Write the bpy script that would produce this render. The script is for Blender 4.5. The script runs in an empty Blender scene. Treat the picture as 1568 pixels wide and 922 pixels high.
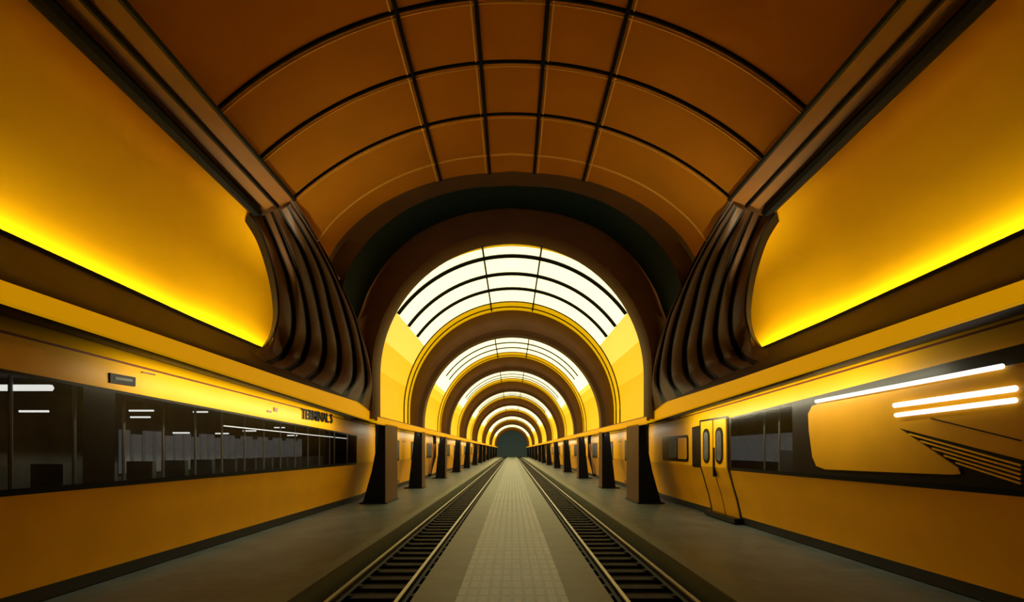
import bpy, math, random
from mathutils import Vector, Matrix
random.seed(4)
H=2.4          # eye height above platform
sc=bpy.context.scene
sc.view_settings.view_transform='Standard'
try: sc.view_settings.look='None'
except: pass

# ---------------- materials ----------------
def mat(name,col,rough=.5,metal=0,emit=None,es=0,var=.0,scale=3,bump=0,spec=.5):
    m=bpy.data.materials.new(name); m.use_nodes=True
    n=m.node_tree.nodes; l=m.node_tree.links; b=n['Principled BSDF']
    b.inputs['Base Color'].default_value=(*col,1); b.inputs['Roughness'].default_value=rough
    b.inputs['Metallic'].default_value=metal
    b.inputs['Specular IOR Level'].default_value=spec
    tc=n.new('ShaderNodeTexCoord'); nz=n.new('ShaderNodeTexNoise'); nz.inputs['Scale'].default_value=scale; nz.inputs['Detail'].default_value=6
    l.new(tc.outputs['Object'],nz.inputs['Vector'])
    if var>0:
        cr=n.new('ShaderNodeValToRGB')
        cr.color_ramp.elements[0].position=.3; cr.color_ramp.elements[1].position=.7
        cr.color_ramp.elements[0].color=(*[c*(1-var) for c in col],1)
        cr.color_ramp.elements[1].color=(*[min(1,c*(1+var)) for c in col],1)
        l.new(nz.outputs['Fac'],cr.inputs['Fac']); l.new(cr.outputs['Color'],b.inputs['Base Color'])
    if bump>0:
        bp=n.new('ShaderNodeBump'); bp.inputs['Strength'].default_value=bump; bp.inputs['Distance'].default_value=.02
        l.new(nz.outputs['Fac'],bp.inputs['Height']); l.new(bp.outputs['Normal'],b.inputs['Normal'])
    if emit:
        b.inputs['Emission Color'].default_value=(*emit,1); b.inputs['Emission Strength'].default_value=es
    return m
M_wall=mat('yellow_wall_paint',(.8,.41,.003),.6,var=.04,scale=.6,spec=.05)
M_ceil=mat('ochre_ceiling',(.56,.215,.009),.6,var=.08,scale=.5,spec=.1)
M_brown=mat('brown_plaster',(.12,.06,.028),.5,var=.12,scale=1,spec=.3)
M_corn=mat('cornice_brown',(.07,.034,.015),.5,var=.1,scale=1,spec=.3)
M_band=mat('brown_band',(.24,.1,.012),.5,var=.1,scale=1,spec=.3)
M_black=mat('black_trim_and_shade',(.004,.004,.005),.5,spec=.15)
M_teal=mat('dark_teal',(.007,.026,.036),.6,var=.1,spec=.2)
M_hi=mat('orange_highlight',(1,.6,.1),.5)  # painted highlight colour for the ceiling grid edges
M_vy=mat('vault_yellow',(.95,.6,.01),.5,emit=(1,.58,.0),es=.5,var=.03)  # emission put in so the vault walls look brightly lit
M_vy3=mat('vault_yellow_glow_mid',(.98,.65,.04),.5,emit=(1,.64,.02),es=.6,var=.03)
M_vy2=mat('vault_yellow_glow',(1,.7,.1),.5,emit=(1,.72,.1),es=.8,var=.03)  # panel glow fading down the vault sides, painted as emission steps
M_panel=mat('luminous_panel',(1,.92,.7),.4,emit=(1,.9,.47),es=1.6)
M_fascia=mat('glow_yellow_fascia',(.85,.43,.003),.45,emit=(1,.46,.0),es=.42,spec=.08)  # emission put in for the glow on the fascia, no lamp behind
M_train=mat('train_yellow',(.9,.45,.003),.4,var=.05,scale=1.2,bump=.02,spec=.15)
M_trainline=mat('train_dark_red_line',(.2,.04,.01),.4)
M_frame=mat('window_frame_black',(.006,.006,.007),.3,spec=.15)
M_skirt=mat('train_skirt',(.015,.015,.016),.6)
M_steel=mat('rail_steel',(.55,.57,.55),.4,.6,var=.1,scale=8)
M_rust=mat('rail_web_dark',(.02,.018,.016),.6,.3)
M_ball=mat('ballast',(.014,.014,.013),.9,var=.7,scale=14,bump=1)
M_sleep=mat('concrete_sleeper',(.04,.042,.038),.85,var=.4,scale=5,bump=.4)
M_conc=mat('concrete_kerb',(.135,.17,.162),.5,var=.12,scale=2,bump=.1)
M_dark=mat('dark_void',(.012,.011,.01),.9)
M_end=mat('tunnel_end_grey_green',(.04,.06,.05),.9,emit=(.5,.7,.5),es=.04,var=.5,scale=.8)  # slight emission paints the dim greenish light at the far end
M_streak=mat('white_reflection_streak',(1,1,1),.4,emit=(1,.96,.85),es=1.3)  # emissive white for painted reflections on the carriage side
M_tube2=mat('reading_light',(1,1,1),.4,emit=(1,.97,.9),es=1.3)
M_int=mat('carriage_interior_grey',(.09,.09,.088),.6,var=.4,scale=2)
M_bwin=mat('far_side_window_glow',(.2,.2,.2),.3,emit=(.8,.8,.76),es=.07,var=.5,scale=1.5)  # faint emission added to brighten the saloon's far side
M_pole=mat('grab_pole_metal',(.35,.35,.34),.35,.6)
M_panely=mat('train_side_panel',(.62,.3,.006),.35,var=.1,scale=.8,spec=.2)

def glass():
    m=bpy.data.materials.new('tinted_glass'); m.use_nodes=True; n=m.node_tree.nodes; l=m.node_tree.links
    n.clear(); o=n.new('ShaderNodeOutputMaterial'); mx=n.new('ShaderNodeMixShader'); t=n.new('ShaderNodeBsdfTransparent'); g=n.new('ShaderNodeBsdfGlossy')
    t.inputs[0].default_value=(.6,.62,.62,1); g.inputs[0].default_value=(.3,.3,.3,1); g.inputs['Roughness'].default_value=.2
    mx.inputs[0].default_value=.07
    l.new(t.outputs[0],mx.inputs[1]); l.new(g.outputs[0],mx.inputs[2]); l.new(mx.outputs[0],o.inputs[0]); return m
M_glass=glass()
def tiles(name,col,mort,bw,rh,ms,rough=.35):
    m=bpy.data.materials.new(name); m.use_nodes=True; n=m.node_tree.nodes; l=m.node_tree.links; b=n['Principled BSDF']
    tc=n.new('ShaderNodeTexCoord'); br=n.new('ShaderNodeTexBrick'); br.offset=0; br.squash=1
    br.inputs['Scale'].default_value=1; br.inputs['Brick Width'].default_value=bw; br.inputs['Row Height'].default_value=rh
    br.inputs['Mortar Size'].default_value=ms; br.inputs['Mortar Smooth'].default_value=.1
    br.inputs['Color1'].default_value=(*col,1); br.inputs['Color2'].default_value=(*[c*.82 for c in col],1); br.inputs['Mortar'].default_value=(*mort,1)
    l.new(tc.outputs['Object'],br.inputs['Vector'])
    nz=n.new('ShaderNodeTexNoise'); nz.inputs['Scale'].default_value=.9; nz.inputs['Detail'].default_value=8
    l.new(tc.outputs['Object'],nz.inputs['Vector'])
    mr=n.new('ShaderNodeMapRange'); mr.inputs[1].default_value=.3; mr.inputs[2].default_value=.7; mr.inputs[3].default_value=.75; mr.inputs[4].default_value=1.15
    l.new(nz.outputs['Fac'],mr.inputs[0])
    mx=n.new('ShaderNodeVectorMath'); mx.operation='MULTIPLY'
    l.new(br.outputs['Color'],mx.inputs[0]); l.new(mr.outputs[0],mx.inputs[1]); l.new(mx.outputs[0],b.inputs['Base Color'])
    bp=n.new('ShaderNodeBump'); bp.inputs['Strength'].default_value=.4; bp.inputs['Distance'].default_value=.01; bp.invert=True
    l.new(br.outputs['Fac'],bp.inputs['Height']); l.new(bp.outputs['Normal'],b.inputs['Normal'])
    b.inputs['Roughness'].default_value=rough
    return m
M_tile=tiles('walkway_tiles',(.155,.2,.19),(.012,.015,.014),.19,.42,.028)
M_ptile=tiles('platform_tiles',(.125,.16,.155),(.068,.085,.08),.3,.3,.006,.38)

# ---------------- mesh helpers (z relative to eye) ----------------
class MB:
    def __init__(s): s.v=[]; s.f=[]; s.m=[]; s.mats=[]
    def mi(s,m):
        if m not in s.mats: s.mats.append(m)
        return s.mats.index(m)
    def add(s,vs,fs,m):
        o=len(s.v); s.v+= [(x,y,z+H) for x,y,z in vs]
        k=s.mi(m)
        for f in fs: s.f.append([i+o for i in f]); s.m.append(k)
    def loft(s,curves,m,fn=None,closed=False):
        n=len(curves[0]); o=len(s.v)
        for c in curves: s.v+=[(x,y,z+H) for x,y,z in c]
        for i in range(len(curves)-1):
            for j in range(n if closed else n-1):
                j2=(j+1)%n
                s.f.append([o+i*n+j,o+i*n+j2,o+(i+1)*n+j2,o+(i+1)*n+j])
                s.m.append(s.mi(fn(i,j) if fn else m))
    def box(s,x0,x1,y0,y1,z0,z1,m):
        s.add([(x0,y0,z0),(x1,y0,z0),(x1,y1,z0),(x0,y1,z0),(x0,y0,z1),(x1,y0,z1),(x1,y1,z1),(x0,y1,z1)],
              [(0,3,2,1),(4,5,6,7),(0,1,5,4),(1,2,6,5),(2,3,7,6),(3,0,4,7)],m)
    def tube(s,pts,r,m,n=6,sq=None):
        rings=[]
        P=[Vector(p) for p in pts]
        for i,p in enumerate(P):
            t=(P[min(i+1,len(P)-1)]-P[max(i-1,0)]).normalized()
            a=t.cross(Vector((0,0,1)))
            if a.length<.05: a=t.cross(Vector((0,1,0)))
            a.normalize(); b=t.cross(a).normalized()
            rings.append([tuple(p+a*r*math.cos(2*math.pi*k/n)+b*r*math.sin(2*math.pi*k/n)) for k in range(n)])
        s.loft(rings,m,closed=True)
        o=len(s.v)-n*len(P)
        s.f.append([o+k for k in range(n)]); s.m.append(s.mi(m))
        s.f.append([o+n*(len(P)-1)+k for k in range(n)][::-1]); s.m.append(s.mi(m))
    def obj(s,name,parent=None,smooth=False,bevel=0):
        me=bpy.data.meshes.new(name); me.from_pydata(s.v,[],s.f); 
        for m in s.mats: me.materials.append(m)
        me.polygons.foreach_set('material_index',s.m)
        if smooth: me.polygons.foreach_set('use_smooth',[True]*len(s.f))
        me.update(); ob=bpy.data.objects.new(name,me); sc.collection.objects.link(ob)
        if smooth:
            try: me.set_sharp_from_angle(angle=math.radians(40))
            except: pass
        if parent: ob.parent=parent
        if bevel:
            md=ob.modifiers.new('bev','BEVEL'); md.width=bevel; md.segments=2
        return ob
def empty(name):
    e=bpy.data.objects.new(name,None); sc.collection.objects.link(e); return e
F=700.0
def W(u,v,d): return ((u-784)*d/F,d,(690-v)*d/F)     # pixel position + assumed depth -> metres
def resample(P,n):
    P=[Vector(p) for p in P]; 
    Q=[2*P[0]-P[1]]+P+[2*P[-1]-P[-2]]
    dense=[]
    for i in range(1,len(Q)-2):
        a,b,c,d=Q[i-1:i+3]
        for k in range(16):
            t=k/16
            dense.append(.5*((2*b)+(c-a)*t+(2*a-5*b+4*c-d)*t*t+(3*b-a-3*c+d)*t**3))
    dense.append(P[-1])
    L=[0]
    for i in range(1,len(dense)): L.append(L[-1]+(dense[i]-dense[i-1]).length)
    out=[];j=0
    for k in range(n):
        s=L[-1]*k/(n-1)
        while j<len(L)-2 and L[j+1]<s: j+=1
        t=(s-L[j])/max(1e-9,L[j+1]-L[j]); out.append(tuple(dense[j].lerp(dense[j+1],min(1,t))))
    return out
def lerp(a,b,t): return a+(b-a)*t
Y0=-6.0
PD=19.0   # portal depth
YE=186.0

# ---------------- floor ----------------
b=MB(); b.box(-.9,.9,Y0,YE,-2.7,-2.4,M_tile); b.box(-1.62,-.9,Y0,YE,-2.7,-2.4,M_conc); b.box(.9,1.62,Y0,YE,-2.7,-2.4,M_conc)
b.obj('floor_walkway')
for s in(-1,1):
    b=MB(); a,c=sorted((s*3.85,s*9.9)); b.box(a,c,Y0,YE,-2.8,-2.4,M_ptile)
    a,c=sorted((s*3.5,s*3.85)); b.box(a,c,Y0,YE,-2.85,-2.39,M_conc)
    a,c=sorted((s*3.5,s*3.56)); b.box(a,c,Y0,YE,-2.3895,-2.388,M_black)
    b.obj('floor_platform')
    t=empty('railway_track')
    b=MB(); a,c=sorted((s*1.6,s*3.52)); b.box(a,c,Y0,YE,-2.95,-2.78,M_ball); b.obj('ballast_bed',t)
    b=MB(); y=Y0
    while y<120:
        a,c=sorted((s*1.72,s*3.42)); b.box(a,c,y,y+.24,-2.8,-2.72,M_sleep)
        for rx in(1.95,3.12):
            b.box(s*rx-.14,s*rx+.14,y+.05,y+.19,-2.72,-2.69,M_rust)
        y+=.6
    b.obj('sleepers',t)
    for k,rx in enumerate((1.95,3.12)):
        prof=[(-.07,-2.70),(.07,-2.70),(.07,-2.68),(.015,-2.66),(.015,-2.58),(.035,-2.565),(.035,-2.53),(-.035,-2.53),(-.035,-2.565),(-.015,-2.58),(-.015,-2.66),(-.07,-2.68)]
        b=MB(); cs=[[(s*rx+x,y,z) for x,z in prof] for y in(Y0,YE)]
        b.loft(cs,M_rust,fn=lambda i,j:M_steel if j in(5,6,7) else M_rust,closed=True); b.obj('rail_%d'%(k+1),t)

# ---------------- chamber ----------------
def arc(y,hw=6.75,apex=10.4,edge=7.8,n=49):
    sg=apex-edge; R=(hw*hw+sg*sg)/(2*sg); th=math.asin(hw/R)
    return [(R*math.sin(-th+2*th*i/(n-1)),y,apex-R+R*math.cos(-th+2*th*i/(n-1))) for i in range(n)]
def full(half,n=49):
    h=resample(half,n//2+1)  # apex -> left
    return h[::-1][:-1]+[(-x,y,z) for x,y,z in h]
K0h=[W(784,262,17),W(700,270,17),W(630,290,17),W(570,322,17),W(525,362,17),W(502,397,17)]
K0c=full(K0h)
b=MB()
A=arc(14.1)
mid=lambda t:[tuple(Vector(p).lerp(Vector(q),t)) for p,q in zip(A,K0c)]
b.loft([arc(y) for y in(Y0,0,5,8,10.5,12.2,14.1)]+[mid(.33),mid(.66),K0c],M_ceil)
ceil=b.obj('ceiling',smooth=True)
tr=empty('trim_ceiling_grid')
b=MB()
for y in(7.2,10.45,12.2,14.1):
    b.tube(arc(y),.05,M_black)
def pz(X,c):
    for p,q in zip(c,c[1:]):
        if p[0]<=X<=q[0]: return lerp(p[2],q[2],(X-p[0])/(q[0]-p[0]))
for X in(-2.65,-.83,.83,2.65):
    pts=[(X,y,pz(X,arc(y))-.01) for y in(Y0,5,10,14.1)]+[(X,lerp(14.1,17,t),pz(X,mid(t))-.01) for t in(.33,.66,1)]
    b.tube(pts,.055,M_black)
for s in(-1,1): b.tube([(s*6.75,Y0,7.8),(s*6.75,14.2,7.8)],.07,M_black)
b.obj('black_mullions',tr,smooth=True)
b=MB()
for y in(7.34,10.59,12.35,14.26): b.tube(arc(y),.026,M_hi,5)  # lighter lines paint a highlight beside each mullion
b.tube(mid(.66),.034,M_hi,5)
for X in(-2.78,-.96,.96,2.78):
    b.tube([(X,Y0,pz(X,arc(5))),(X,14.1,pz(X,arc(5))),(X,17,pz(X,K0c))],.024,M_hi,5)
b.obj('orange_highlight_lines',tr,smooth=True)

def rise(y): return max(0,min(1.4,(13-y)/7))
def corn(X): return 1.9+.5*(X-5.9)+.0434*(X-5.9)**2
wallp=[(8.2,7.72),(8.8,7.35),(9.4,6.6),(9.8,5.5),(9.9,4.4),(9.88,3.6),(9.75,3.05),(9.1,2.75),(8.45,2.8)]
wp=resample([(x,0,z) for x,z in wallp],30)
ys=[Y0,0,4,8,12,15,PD]
for s,nm in((-1,'left'),(1,'right')):
    b=MB(); cs=[]
    for y in ys:
        r=rise(y)
        cs.append([(s*(x-(.5*(1-min(1,max(0,y)/15)) if i<3 else 0)),y,z+.2*r*max(0,min(1,(6-z)/3))) for i,(x,_,z) in enumerate(wp)])
    b.loft(cs,M_wall,lambda i,j:M_wall if wp[j][2]>3.75 else M_black); b.obj('wall_'+nm,smooth=True)  # hidden trough blackened to soak up bounced cove light
    b=MB()
    b.loft([[(s*6.75,y,7.8),(s*7.3,y,7.86),(s*(8.2-.5*(1-min(1,max(0,y)/15))),y,7.72)] for y in ys],M_band)
    b.tube([(s*7.35,Y0,7.8),(s*7.35,0,7.8),(s*7.5,14.6,7.8)],.06,M_black)
    b.tube([(s*7.7,Y0,7.62),(s*7.7,0,7.62),(s*8.15,14.6,7.6)],.17,M_black,8)
    b.obj('trim_ceiling_band',smooth=True)
    b=MB(); cs=[]
    for y in ys+[PD+.6]:
        r=rise(y)
        zb=1.22+(19-y)/14*.5 if y<PD else 1.22
        zt=1.86+.1*r
        P=[(7.6,zb+.35),(6.3,zb+.02),(5.95,zb),(5.9,zb+.03),(5.9,zt)]
        P+=[(X,corn(X)+.1*r*(1+ (X-5.9)/2.4)) for X in(6.0,6.4,6.8,7.2,7.6,8.0,8.3)]
        P+=[(8.32,corn(8.3)+.1+.2*r),(8.4,corn(8.3)+.1+.2*r),(8.45,2.8)]
        cs.append([(s*x,y,z) for x,z in P])
    def fn(i,j):
        if j<2: return M_black
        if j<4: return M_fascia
        if j<11: return M_corn
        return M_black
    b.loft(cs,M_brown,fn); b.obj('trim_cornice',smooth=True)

# fluted rib piers
def cdepth(u,v):
    s=(690-v)/(784-u)
    if s>=.402: return 99
    X=5.9
    while X<8.3 and corn(X)/X<s: X+=.02
    return X*F/(784-u)
C=[
[(380,326,14.3),(400,362,14.9),(417,418,15.4),(424,470,15.5),(419,505,15.5),(404,529,15.5),(386,538,15.4)],
[(403,330,14.7),(425,385,15.4),(440,430,15.9),(448,480,16.1),(445,520,16.1),(430,547,16.1),(408,557,15.9)],
[(415,324,14.6),(440,385,15.4),(457,430,16),(468,480,16.6),(470,520,16.7),(460,552,16.7),(438,567,16)],
[(428,322,14.6),(458,380,15.7),(475,425,16.5),(488,480,17.1),(495,530,17.3),(489,563,17.3),(470,581,17)],
[(440,316,14.4),(472,376,15.9),(493,425,16.9),(505,475,17.5),(517,530,17.8),(515,570,17.8),(499,594,17.5)],
[(445,310,14.3),(488,385,16.4),(508,425,17.3),(524,470,17.9),(538,525,18.3),(541,574,18.3),(527,606,18)],
[(447,306,14.2),(498,394,16.9),(516,430,17.6),(541,486,18.4),(554,540,18.7),(559,585,18.7),(550,617,18.5)],
[(449,304,14.1),(503,398,17.0),(522,440,17.8),(547,492,18.85),(562,540,18.95),(569,590,18.95),(566,630,18.9)],
]
N=40
for s in(-1,1):
    rows=[]
    for c in C:
        P=[]
        for u,v,d in c:
            d=min(d,cdepth(u,v)-.06); P.append(W(u,v,d))
        rows.append(resample(P,N))
    sub=14; grid=[]
    for i in range(len(rows)-1):
        for k in range(sub+(1 if i==len(rows)-2 else 0)):
            t=k/sub
            a=rows[max(i-1,0)];p=rows[i];q=rows[i+1];d=rows[min(i+2,len(rows)-1)]
            row=[]
            for j in range(N):
                A_,B_,C_,D_=Vector(a[j]),Vector(p[j]),Vector(q[j]),Vector(d[j])
                v=.5*((2*B_)+(C_-A_)*t+(2*A_-5*B_+4*C_-D_)*t*t+(3*B_-A_-3*C_+D_)*t**3)
                env=min(1,j/4)*min(1,(N-1-j)/5)
                disp=.17*(max(0,math.sin(math.pi*t))**.4)*env
                v+=Vector((.55,-.83,0))*disp
                row.append((-s*v.x,v.y,v.z))
            grid.append(row)
    b=MB()
    b.loft(grid,M_brown,lambda i,j:M_black if (i%sub in(0,1,2,sub-2,sub-1)) else M_brown)  # black groove strips paint the shadow between ribs
    b.loft([grid[0],[(x+s*.4,y+.5,z) for x,y,z in grid[0]]],M_black)
    b.obj('fluted_pier',smooth=True)

# portal arch
def arch_path(y,r,zc,z0,n=48,rx=None):
    rx=rx or r
    P=[(-rx,y,lerp(z0,zc,i/6)) for i in range(6)]
    P+=[(-rx*math.cos(math.pi*i/n),y,zc+r*math.sin(math.pi*i/n)) for i in range(n+1)]
    P+=[(rx,y,lerp(zc,z0,(i+1)/6)) for i in range(6)]
    return P
K0f=K0h[:-1]+[W(502,397,17),W(507,422,17.4),W(522,452,17.9),W(544,491,18.5)]
K1=[W(784,284,17.6),W(710,290,17.6),W(640,312,17.6),W(580,352,17.6),(W(541,398,17.6)),W(525,438,17.7),W(529,468,18),W(545,491,18.6)]
K2=[W(784,318,18.95),W(715,327,18.95),W(650,352,18.95),W(600,392,18.95),W(567,440,18.95),W(553,475,18.95),W(546,493,18.95)]
b=MB()
k0,k1,k2=full(K0f,81),full(K1,81),full(K2,81)
b.loft([k0,[(x*.997,y+.25,z-.05) for x,y,z in k0],k1],M_brown)
b.loft([k1,k2],M_teal)
op=arch_path(PD,5.72,3.24,1.3)
outer=[]
for x,y,z in op:
    if z<=3.24: outer.append((math.copysign(11,x),y,z))
    else:
        a=math.atan2(z-3.24,x); outer.append((11*math.cos(a),y,3.24+11*math.sin(a)))
o2=[(x,PD-.08,z) for x,y,z in arch_path(PD,5.8,3.24,1.3)]
o3=[(x*1.1,PD-.05,3.24+(z-3.24)*1.1 if z>3.24 else z) for x,y,z in o2]
op1=arch_path(PD+.05,5.7,3.24,1.3)
b.loft([outer,[(x,PD,z) for x,y,z in o3],o2,op1,[(x,PD+.8,z) for x,y,z in op1],[(x*1.25,PD+.8,3.24+(z-3.24)*1.25 if z>3.24 else z) for x,y,z in op1]],M_brown)
b.obj('portal_arch',smooth=True)

# ---------------- tunnel ----------------
rings=[29.3,42,57,75,99,131,172]
starts=[PD+.7]+[r+.8 for r in rings[:-1]]
for k,(a,r) in enumerate(zip(starts,rings)):
    zc=2.46 if k==0 else 2.1; R=6.5
    n=60
    cut=1.9 if k==0 else (2.2 if k==1 else .09*(r-a)+1.5)
    yl=[a,a+.35,r-cut,r+.1]
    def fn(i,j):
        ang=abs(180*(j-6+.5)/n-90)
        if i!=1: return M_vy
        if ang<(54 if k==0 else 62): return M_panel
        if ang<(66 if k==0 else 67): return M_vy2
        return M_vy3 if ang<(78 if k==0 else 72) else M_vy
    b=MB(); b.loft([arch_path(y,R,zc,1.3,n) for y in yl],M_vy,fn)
    v=b
    rb=([20.9,23.0,25.1] if k==0 else [r-5.8,r-4.0])
    for q,y in enumerate(rb):
        th0=math.radians(36)
        P=[(-(R-.05)*math.cos(th0+(math.pi-2*th0)*i/40),y,zc+(R-.05)*math.sin(th0+(math.pi-2*th0)*i/40)) for i in range(41)]
        v.tube(P,.1 if k==0 else .05,M_black)
    if k<4:
        for y in (yl[2],r-.9):
            v.tube(arch_path(y,R-.03,zc,1.3,40),.04,M_black if k==0 else M_brown,5)
    for X in(-1.28,1.28):
        zz=zc+math.sqrt(R*R-X*X)-.05
        v.tube([(X,a,zz),(X,r-.5,zz)],.045,M_black,5)
    b.obj('tunnel_vault',smooth=True)
    b=MB()
    i0=arch_path(r,5.72,1.68,1.3); i1=arch_path(r-.25,5.95,1.75,1.3); i2=arch_path(r-.3,6.2,zc-.3,1.3)
    i3=arch_path(r-.1,6.56,zc,1.3)
    b.loft([i3,i2,i1,i0,[(x,y+.7,z) for x,y,z in i0],[(x,y+.8,z) for x,y,z in i3]],M_brown,lambda i,j:M_corn if i==2 else M_brown)
    b.obj('tunnel_arch',smooth=True)
for s,nm in((-1,'left'),(1,'right')):
    b=MB()
    P=[(7.6,1.6),(6.1,1.15),(5.72,1.12),(5.68,1.16),(5.68,1.42),(5.75,1.48),(6.7,1.52)]
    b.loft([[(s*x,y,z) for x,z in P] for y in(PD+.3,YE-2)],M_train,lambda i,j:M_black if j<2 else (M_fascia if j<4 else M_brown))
    b.obj('trim_tunnel_ledge')
    b=MB(); a,c=sorted((s*10.0,s*10.2)); b.box(a,c,Y0,YE,-2.8,3.2,M_dark); b.box(*sorted((s*7.4,s*9.9)),PD+.3,YE,2.2,2.3,M_dark); b.obj('wall_service_'+nm)
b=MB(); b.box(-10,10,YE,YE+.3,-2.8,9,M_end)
b.obj('wall_tunnel_end')
# columns
cy=[21.6,29.4,39.5,50.5,62,75.2,88,99.2,115,131.2,150,172]
for k,y in enumerate(cy):
    for s in(-1,1):
        d=1.1 if k==0 else .55
        b=MB(); cs=[]
        for t in(0,.12,.4,.75,1):
            z=lerp(-2.4,1.2,t); xo=5.98+.75*(1-t)**1.6 if k==0 else 6.15+.4*(1-t)
            cs.append([(s*5.68,y-d,z),(s*5.68,y+d,z),(s*xo,y+d,z),(s*xo,y-d,z)])
        b.loft(cs,M_brown,lambda i,j:M_black if j==3 else M_brown,closed=True)  # front face black: its shade is painted in
        b.box(*sorted((s*5.62,s*6.85)),y-d-.05,y+d+.05,-2.4,-2.34,M_black)
        b.obj('column',bevel=.03)

# ---------------- trains ----------------
def Xb(z):
    pts=[(-2.4,7.45),(-2.15,7.42),(-1.6,7.3),(-1.1,7.15),(-.62,7.03),(-.58,7.0),(3,6.97)]
    for (a,xa),(c,xc) in zip(pts,pts[1:]):
        if a<=z<=c: return lerp(xa,xc,(z-a)/(c-a))
    return 7
def train(s,y0,y1,wt,top,cuts,wmat):
    root=empty('train_carriage')
    ys=sorted(set(cuts+[y0,y1])); 
    yy=[]
    for a,c in zip(ys,ys[1:]):
        n=max(1,int((c-a)/1.5)); yy+=[a+(c-a)*i/n for i in range(n)]
    yy.append(ys[-1])
    cs=[]
    for y in yy:
        w=wt(y);t=top(y)
        e=.25 if y>y1-.01 else 0
        zs=[-2.38,-2.15,-1.6,-1.1,-.64,-.58,-.54,w-.05,w]
        P=[(Xb(z)+e,z) for z in zs]+[(6.98+e,w+.1),(6.99+e,t-.14),(6.99+e,t-.1),(7.02+e,t),(7.2+e,t+.18),(7.8,t+.3),(9.7,t+.3)]
        cs.append([(s*x,y,z) for x,z in P])
    M=[M_skirt,M_train,M_train,M_train,M_frame,M_frame,None,M_frame,M_train,M_train,M_trainline,M_train,M_train,M_dark,M_dark]
    def fn(i,j):
        ym=.5*(yy[i]+yy[i+1]); m=wmat(ym)
        if M[j] is None: return m
        if j in(4,5,7) and m is M_train: return M_train
        return M[j]
    b=MB(); b.loft(cs,M_train,fn)
    for c in(cs[0],cs[-1]):
        o=len(b.v); b.v+=[(x,y,z+H) for x,y,z in c]+[(s*9.7,c[0][1],-2.38+H)]; b.f.append(list(range(o,o+len(c)+1))); b.m.append(b.mi(M_skirt))
    b.obj('carriage_body',root,smooth=True)
    return root
def strip(b,s,pts,m,off=.02):
    vs=[(s*(Xb(z)-off),y,z) for y,z in pts]; n=len(vs)
    vs+= [(s*(Xb(z)+.01),y,z) for y,z in pts]
    b.add(vs,[tuple(range(n)),tuple(range(2*n-1,n-1,-1))]+[(i,(i+1)%n,n+(i+1)%n,n+i) for i in range(n)],m)
def SP(u,v,X=7.0):
    y=X*F/abs(u-784); return (y,(690-v)/F*y)
def rrect(y0,y1,z0,z1,r,n=5):
    P=[]
    for cy,cz,a0 in((y1-r,z1-r,0),(y0+r,z1-r,90),(y0+r,z0+r,180),(y1-r,z0+r,270)):
        for i in range(n+1):
            a=math.radians(a0+90*i/n); P.append((cy+r*math.cos(a),cz+r*math.sin(a)))
    return P
# left
def wtL(y): return lerp(1.12,.68,max(-.3,min(1,(y-6.3)/14.7)))
def tpL(y): return lerp(1.75,1.36,max(-.3,min(1,(y-6.3)/14.7)))
def wmL(y):
    if y>20.6: return M_train
    for c in(7.75,19.4,18.0): 
        if abs(y-c)<(.3 if c<8 else .08): return M_frame
    return M_glass
L=train(-1,Y0,24.2,wtL,tpL,[7.45,8.05,17.92,18.08,19.32,19.48,20.6],wmL)
b=MB()
b.box(-9.6,-9.4,Y0,23,-2.2,1.3,M_int); b.box(-9.6,-7.3,Y0,23,-1.25,-1.15,M_int)
b.box(-9.5,-7.15,Y0,23,1.18,1.24,M_dark)
y=3
while y<20.5:
    b.tube([(-7.9,y,-1.2),(-7.9,y,1.2)],.03,M_pole,6)
    if y>11: 
        for q in range(3): b.box(-9.38,-9.3,y-.5+q*.35,y-.26+q*.35,-.55,.5-.1*(q%2),M_bwin) 
    b.box(-8.9,-8.3,y+.2,y+.32,-1.15,-.25,M_int); b.box(-8.9,-8.3,y-.25,y+.32,-.8,-.7,M_int)
    y+=1.05
b.obj('saloon_interior',L)
b=MB()
for (u0,u1,v,d) in((-10,78,594,7.3),(30,74,630,8.4),(198,235,629,10.4),(200,230,639,11),(186,210,657,11.5),(296,318,631,12.2),(265,290,663,12.5),(330,350,664,14),(372,392,660,14.5),(420,436,655,16.5),(440,455,667,17)):
    x0,_,z=W(u0,v,d); x1=W(u1,v,d)[0]
    b.tube([(x0,d,z),(x1,d,z)],.022 if v>600 else .055,M_tube2,6)
b.tube([(-7.25,11.5,.62),(-7.25,20.2,.52)],.014,M_tube2,6)
b.obj('saloon_lights',L)
b=MB()
p=[SP(165,571),SP(204,578),SP(204,592),SP(165,586)]; strip(b,-1,p,M_black,.03)
q=[SP(172,577),SP(199,581),SP(199,585),SP(172,581)]; strip(b,-1,q,M_int,.035)
for (u,v,w,h) in((215,569,20,2),(418,624,5,6),(408,628,6,3)): strip(b,-1,[SP(u,v),SP(u+w,v+w*.2),SP(u+w,v+h+w*.2),SP(u,v+h)],M_trainline,.025)
b.obj('destination_plate',L)
def text(body,size,loc,rot,name,parent):
    c=bpy.data.curves.new(name,'FONT'); c.body=body; c.size=size; c.extrude=.01; c.offset=.012
    o=bpy.data.objects.new(name,c); sc.collection.objects.link(o); o.location=loc; o.rotation_euler=rot; o.data.materials.append(M_black); o.parent=parent; return o
text('TERMINAL 5',.48,(-6.95,15.1,wtL(15)+.2+H),(math.radians(90),0,math.radians(90)),'terminal_lettering',L)
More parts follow.
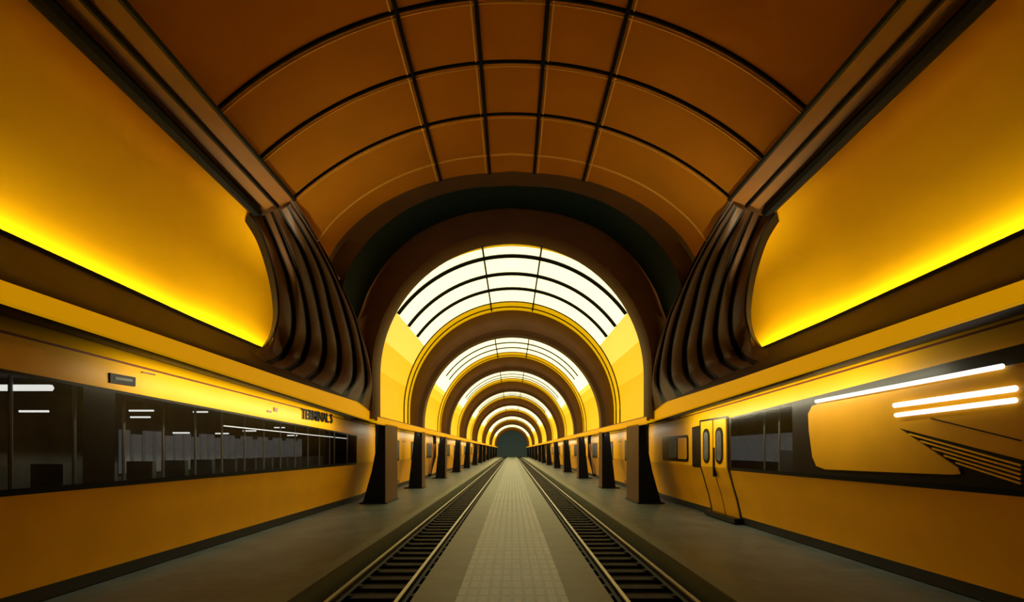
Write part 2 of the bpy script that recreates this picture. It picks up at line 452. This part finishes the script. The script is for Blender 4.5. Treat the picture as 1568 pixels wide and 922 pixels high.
# right
def wtR(y): return lerp(1.46,.74,max(-.3,min(1,(y-6.3)/14.7)))
def tpR(y): return lerp(1.92,1.38,max(-.3,min(1,(y-6.3)/14.7)))
def wmR(y):
    if y>17.75: return M_train
    if 11.4<y<14.6: return M_glass
    return M_frame
R_=train(1,Y0,24.2,wtR,tpR,[11.4,14.6,17.0,17.75],wmR)
b=MB()
b.box(9.4,9.6,10,23,-2.2,1.3,M_int); b.box(7.3,9.6,10.8,15.2,-1.25,-1.15,M_int); b.box(7.15,9.5,10.8,15.2,1.25,1.3,M_dark)
b.box(9.3,9.38,12,20,-.4,.6,M_bwin)
for y in(11.8,12.6,13.5,14.3): b.tube([(7.9,y,-1.2),(7.9,y,1.25)],.03,M_pole,6); b.box(8.4,9,y,y+.12,-1.15,0,M_pole)
b.obj('saloon_interior',R_)
b=MB()
strip(b,1,[SP(1868,500),SP(1568,556),SP(1400,588),SP(1380,592),SP(1380,656),SP(1568,704),SP(1868,780)],M_panely,.03)
strip(b,1,[SP(1380,592),SP(1262,616),SP(1246,622),SP(1240,634),SP(1241,660),SP(1246,700),SP(1252,714),SP(1266,719),SP(1380,724)],M_panely,.03)
strip(b,1,[SP(1380,656),SP(1380,724),SP(1460,727),SP(1474,726),SP(1470,717)],M_panely,.03)
for k in range(5):
    v0=712+k*7; 
    strip(b,1,[SP(1395+k*18,664+k*11),SP(1568,v0),SP(1568,v0+2.5),SP(1396+k*18,666+k*11)],M_train,.045)
strip(b,1,[SP(1430,640),SP(1568,674),SP(1568,676),SP(1430,641.5)],M_frame,.045)
b.obj('side_panel',R_)
b=MB()
for (u0,v0,u1,v1,r) in((1250,615,1535,561,.04),(1370,621,1555,595,.045),(1372,636,1555,613,.04)):  # light streaks reflected in the side panel, modelled as glowing rods
    a=SP(u0,v0,6.9);c=SP(u1,v1,6.9); b.tube([(6.9,a[0],a[1]),(6.9,c[0],c[1])],r,M_streak,8)
    for t in(.15,.85):
        yy_,zz_=lerp(a[0],c[0],t),lerp(a[1],c[1],t); b.box(6.93,7.0,yy_-.03,yy_+.03,zz_-.02,zz_+.02,M_frame)
b.obj('side_reflection_streaks',R_)
# door
b=MB()
def dstrip(y0,y1,z0,z1,m,off):
    n=10
    cs=[[(Xb(lerp(z0,z1,i/n))-off,y,lerp(z0,z1,i/n)) for i in range(n+1)] for y in(y0,y1)]
    cs=[[(x+off+.02,y,z) for x,y,z in cs[0]]]+cs+[[(x+off+.02,y,z) for x,y,z in cs[1]]]
    b.loft(cs,m)
dstrip(14.75,17.0,-2.3,1.12,M_frame,.015)
dstrip(14.85,15.75,-2.2,1.05,M_train,.05)
dstrip(15.85,16.8,-2.2,1.05,M_train,.05)
for yc in(15.3,16.32):
    strip(b,1,rrect(yc-.27,yc+.27,-.45,.78,.26,8),M_frame,.07)
    strip(b,1,rrect(yc-.18,yc+.18,-.35,.66,.17,8),M_int,.08)
b.box(6.9,7.02,15.66,15.72,-.9,.1,M_frame)
b.box(7.15,7.5,14.7,17.0,-2.36,-2.2,M_frame)
b.obj('door_1',R_)
b=MB()
strip(b,1,rrect(18.1,21.2,-.45,.62,.15),M_frame,.02)
strip(b,1,rrect(18.25,19.2,-.35,.52,.1),M_panely,.03)
strip(b,1,rrect(19.35,20.3,-.3,.5,.1),M_int,.03)
b.obj('end_window',R_)
# further carriages
for s in(-1,1):
    y=24.8
    for k in range(6):
        def wmf(yv): 
            ph=(yv-24.8)%5.8
            return M_frame if 1.0<ph<3.6 else M_train
        cuts=[]
        c=24.8
        while c<y+17.4:
            for q in(1.0,3.6):
                if y<c+q<y+17: cuts.append(c+q)
            c+=5.8
        tcar=train(s,y,y+17.1,lambda q:.62,lambda q:1.3,cuts,wmf)
        b=MB()
        c=24.8
        while c<y+17:
            if c>=y-.1:
                for a_,e_ in((1.15,2.2),(2.4,3.45)): strip(b,s,rrect(c+a_,c+e_,-.45,.5,.1),M_int,.02)
                strip(b,s,rrect(c+4.2,c+5.2,-2.1,.6,.08),M_trainline,.005)
            c+=5.8
        b.obj('carriage_windows',tcar)
        y+=17.4

# ---------------- lights ----------------
def area(name,loc,dirv,sx,sy,p,col,ax=(0,1,0),spread=180):
    l=bpy.data.lights.new(name,'AREA'); l.shape='RECTANGLE'; l.size=sx; l.size_y=sy; l.energy=p; l.color=col
    l.spread=math.radians(spread)
    o=bpy.data.objects.new(name,l); sc.collection.objects.link(o)
    d=Vector(dirv).normalized(); zax=-d; yax=Vector(ax); yax=(yax-zax*yax.dot(zax)).normalized(); xax=yax.cross(zax)
    o.matrix_world=Matrix.Translation((loc[0],loc[1],loc[2]+H))@Matrix((xax,yax,zax)).transposed().to_4x4()
    return o
for s in(-1,1):
    area('cove_light',(s*9.55,13.2,3.75),(s*1,0,.3),.1,11,330,(1,.88,.45),(0,11.5,-.4))
    area('cove_light_deep',(s*9.3,16.2,3.3),(s*.7,0,1),.3,4,85,(1,.86,.42))
    area('ceiling_fill_light',(s*8.8,16.3,3.1),(-s*.55,0,1),.25,4,130,(1,.86,.5),spread=80)  # unseen fill added to brighten the ceiling near the portal
    area('train_fill_light',(s*6.02,13.0,1.31),(s*1,0,-.5),.08,9.5,115,(1,.92,.6),(0,10,-.36))  # added fill under the ledge to brighten the train sides
    area('tunnel_train_fill_light',(s*5.85,52,1.05),(s*1,0,-.5),.1,60,420,(1,.92,.65))  # added fill to brighten the trains further down the tunnel
l=bpy.data.lights.new('hall_fill_spot','SPOT'); l.energy=650; l.spot_size=math.radians(44); l.spot_blend=1; l.shadow_soft_size=.6; l.color=(1,.9,.68)  # unseen overhead spot added to light piers and arch face
o=bpy.data.objects.new('hall_fill_spot',l); sc.collection.objects.link(o); o.location=(0,3,9+H)
o.rotation_euler=(Vector((0,19,5.5))-Vector((0,3,9))).to_track_quat('-Z','Y').to_euler()
w=bpy.data.worlds.new('World'); sc.world=w; w.use_nodes=True
w.node_tree.nodes['Background'].inputs[0].default_value=(.5,.3,.1,1); w.node_tree.nodes['Background'].inputs[1].default_value=.004

cam=bpy.data.cameras.new('camera'); co=bpy.data.objects.new('camera',cam); sc.collection.objects.link(co)
co.location=(0,0,H); co.rotation_euler=(math.radians(90),0,0)
cam.sensor_width=36; cam.lens=36*700/1568; cam.shift_y=229/1568; cam.clip_end=400
sc.camera=co
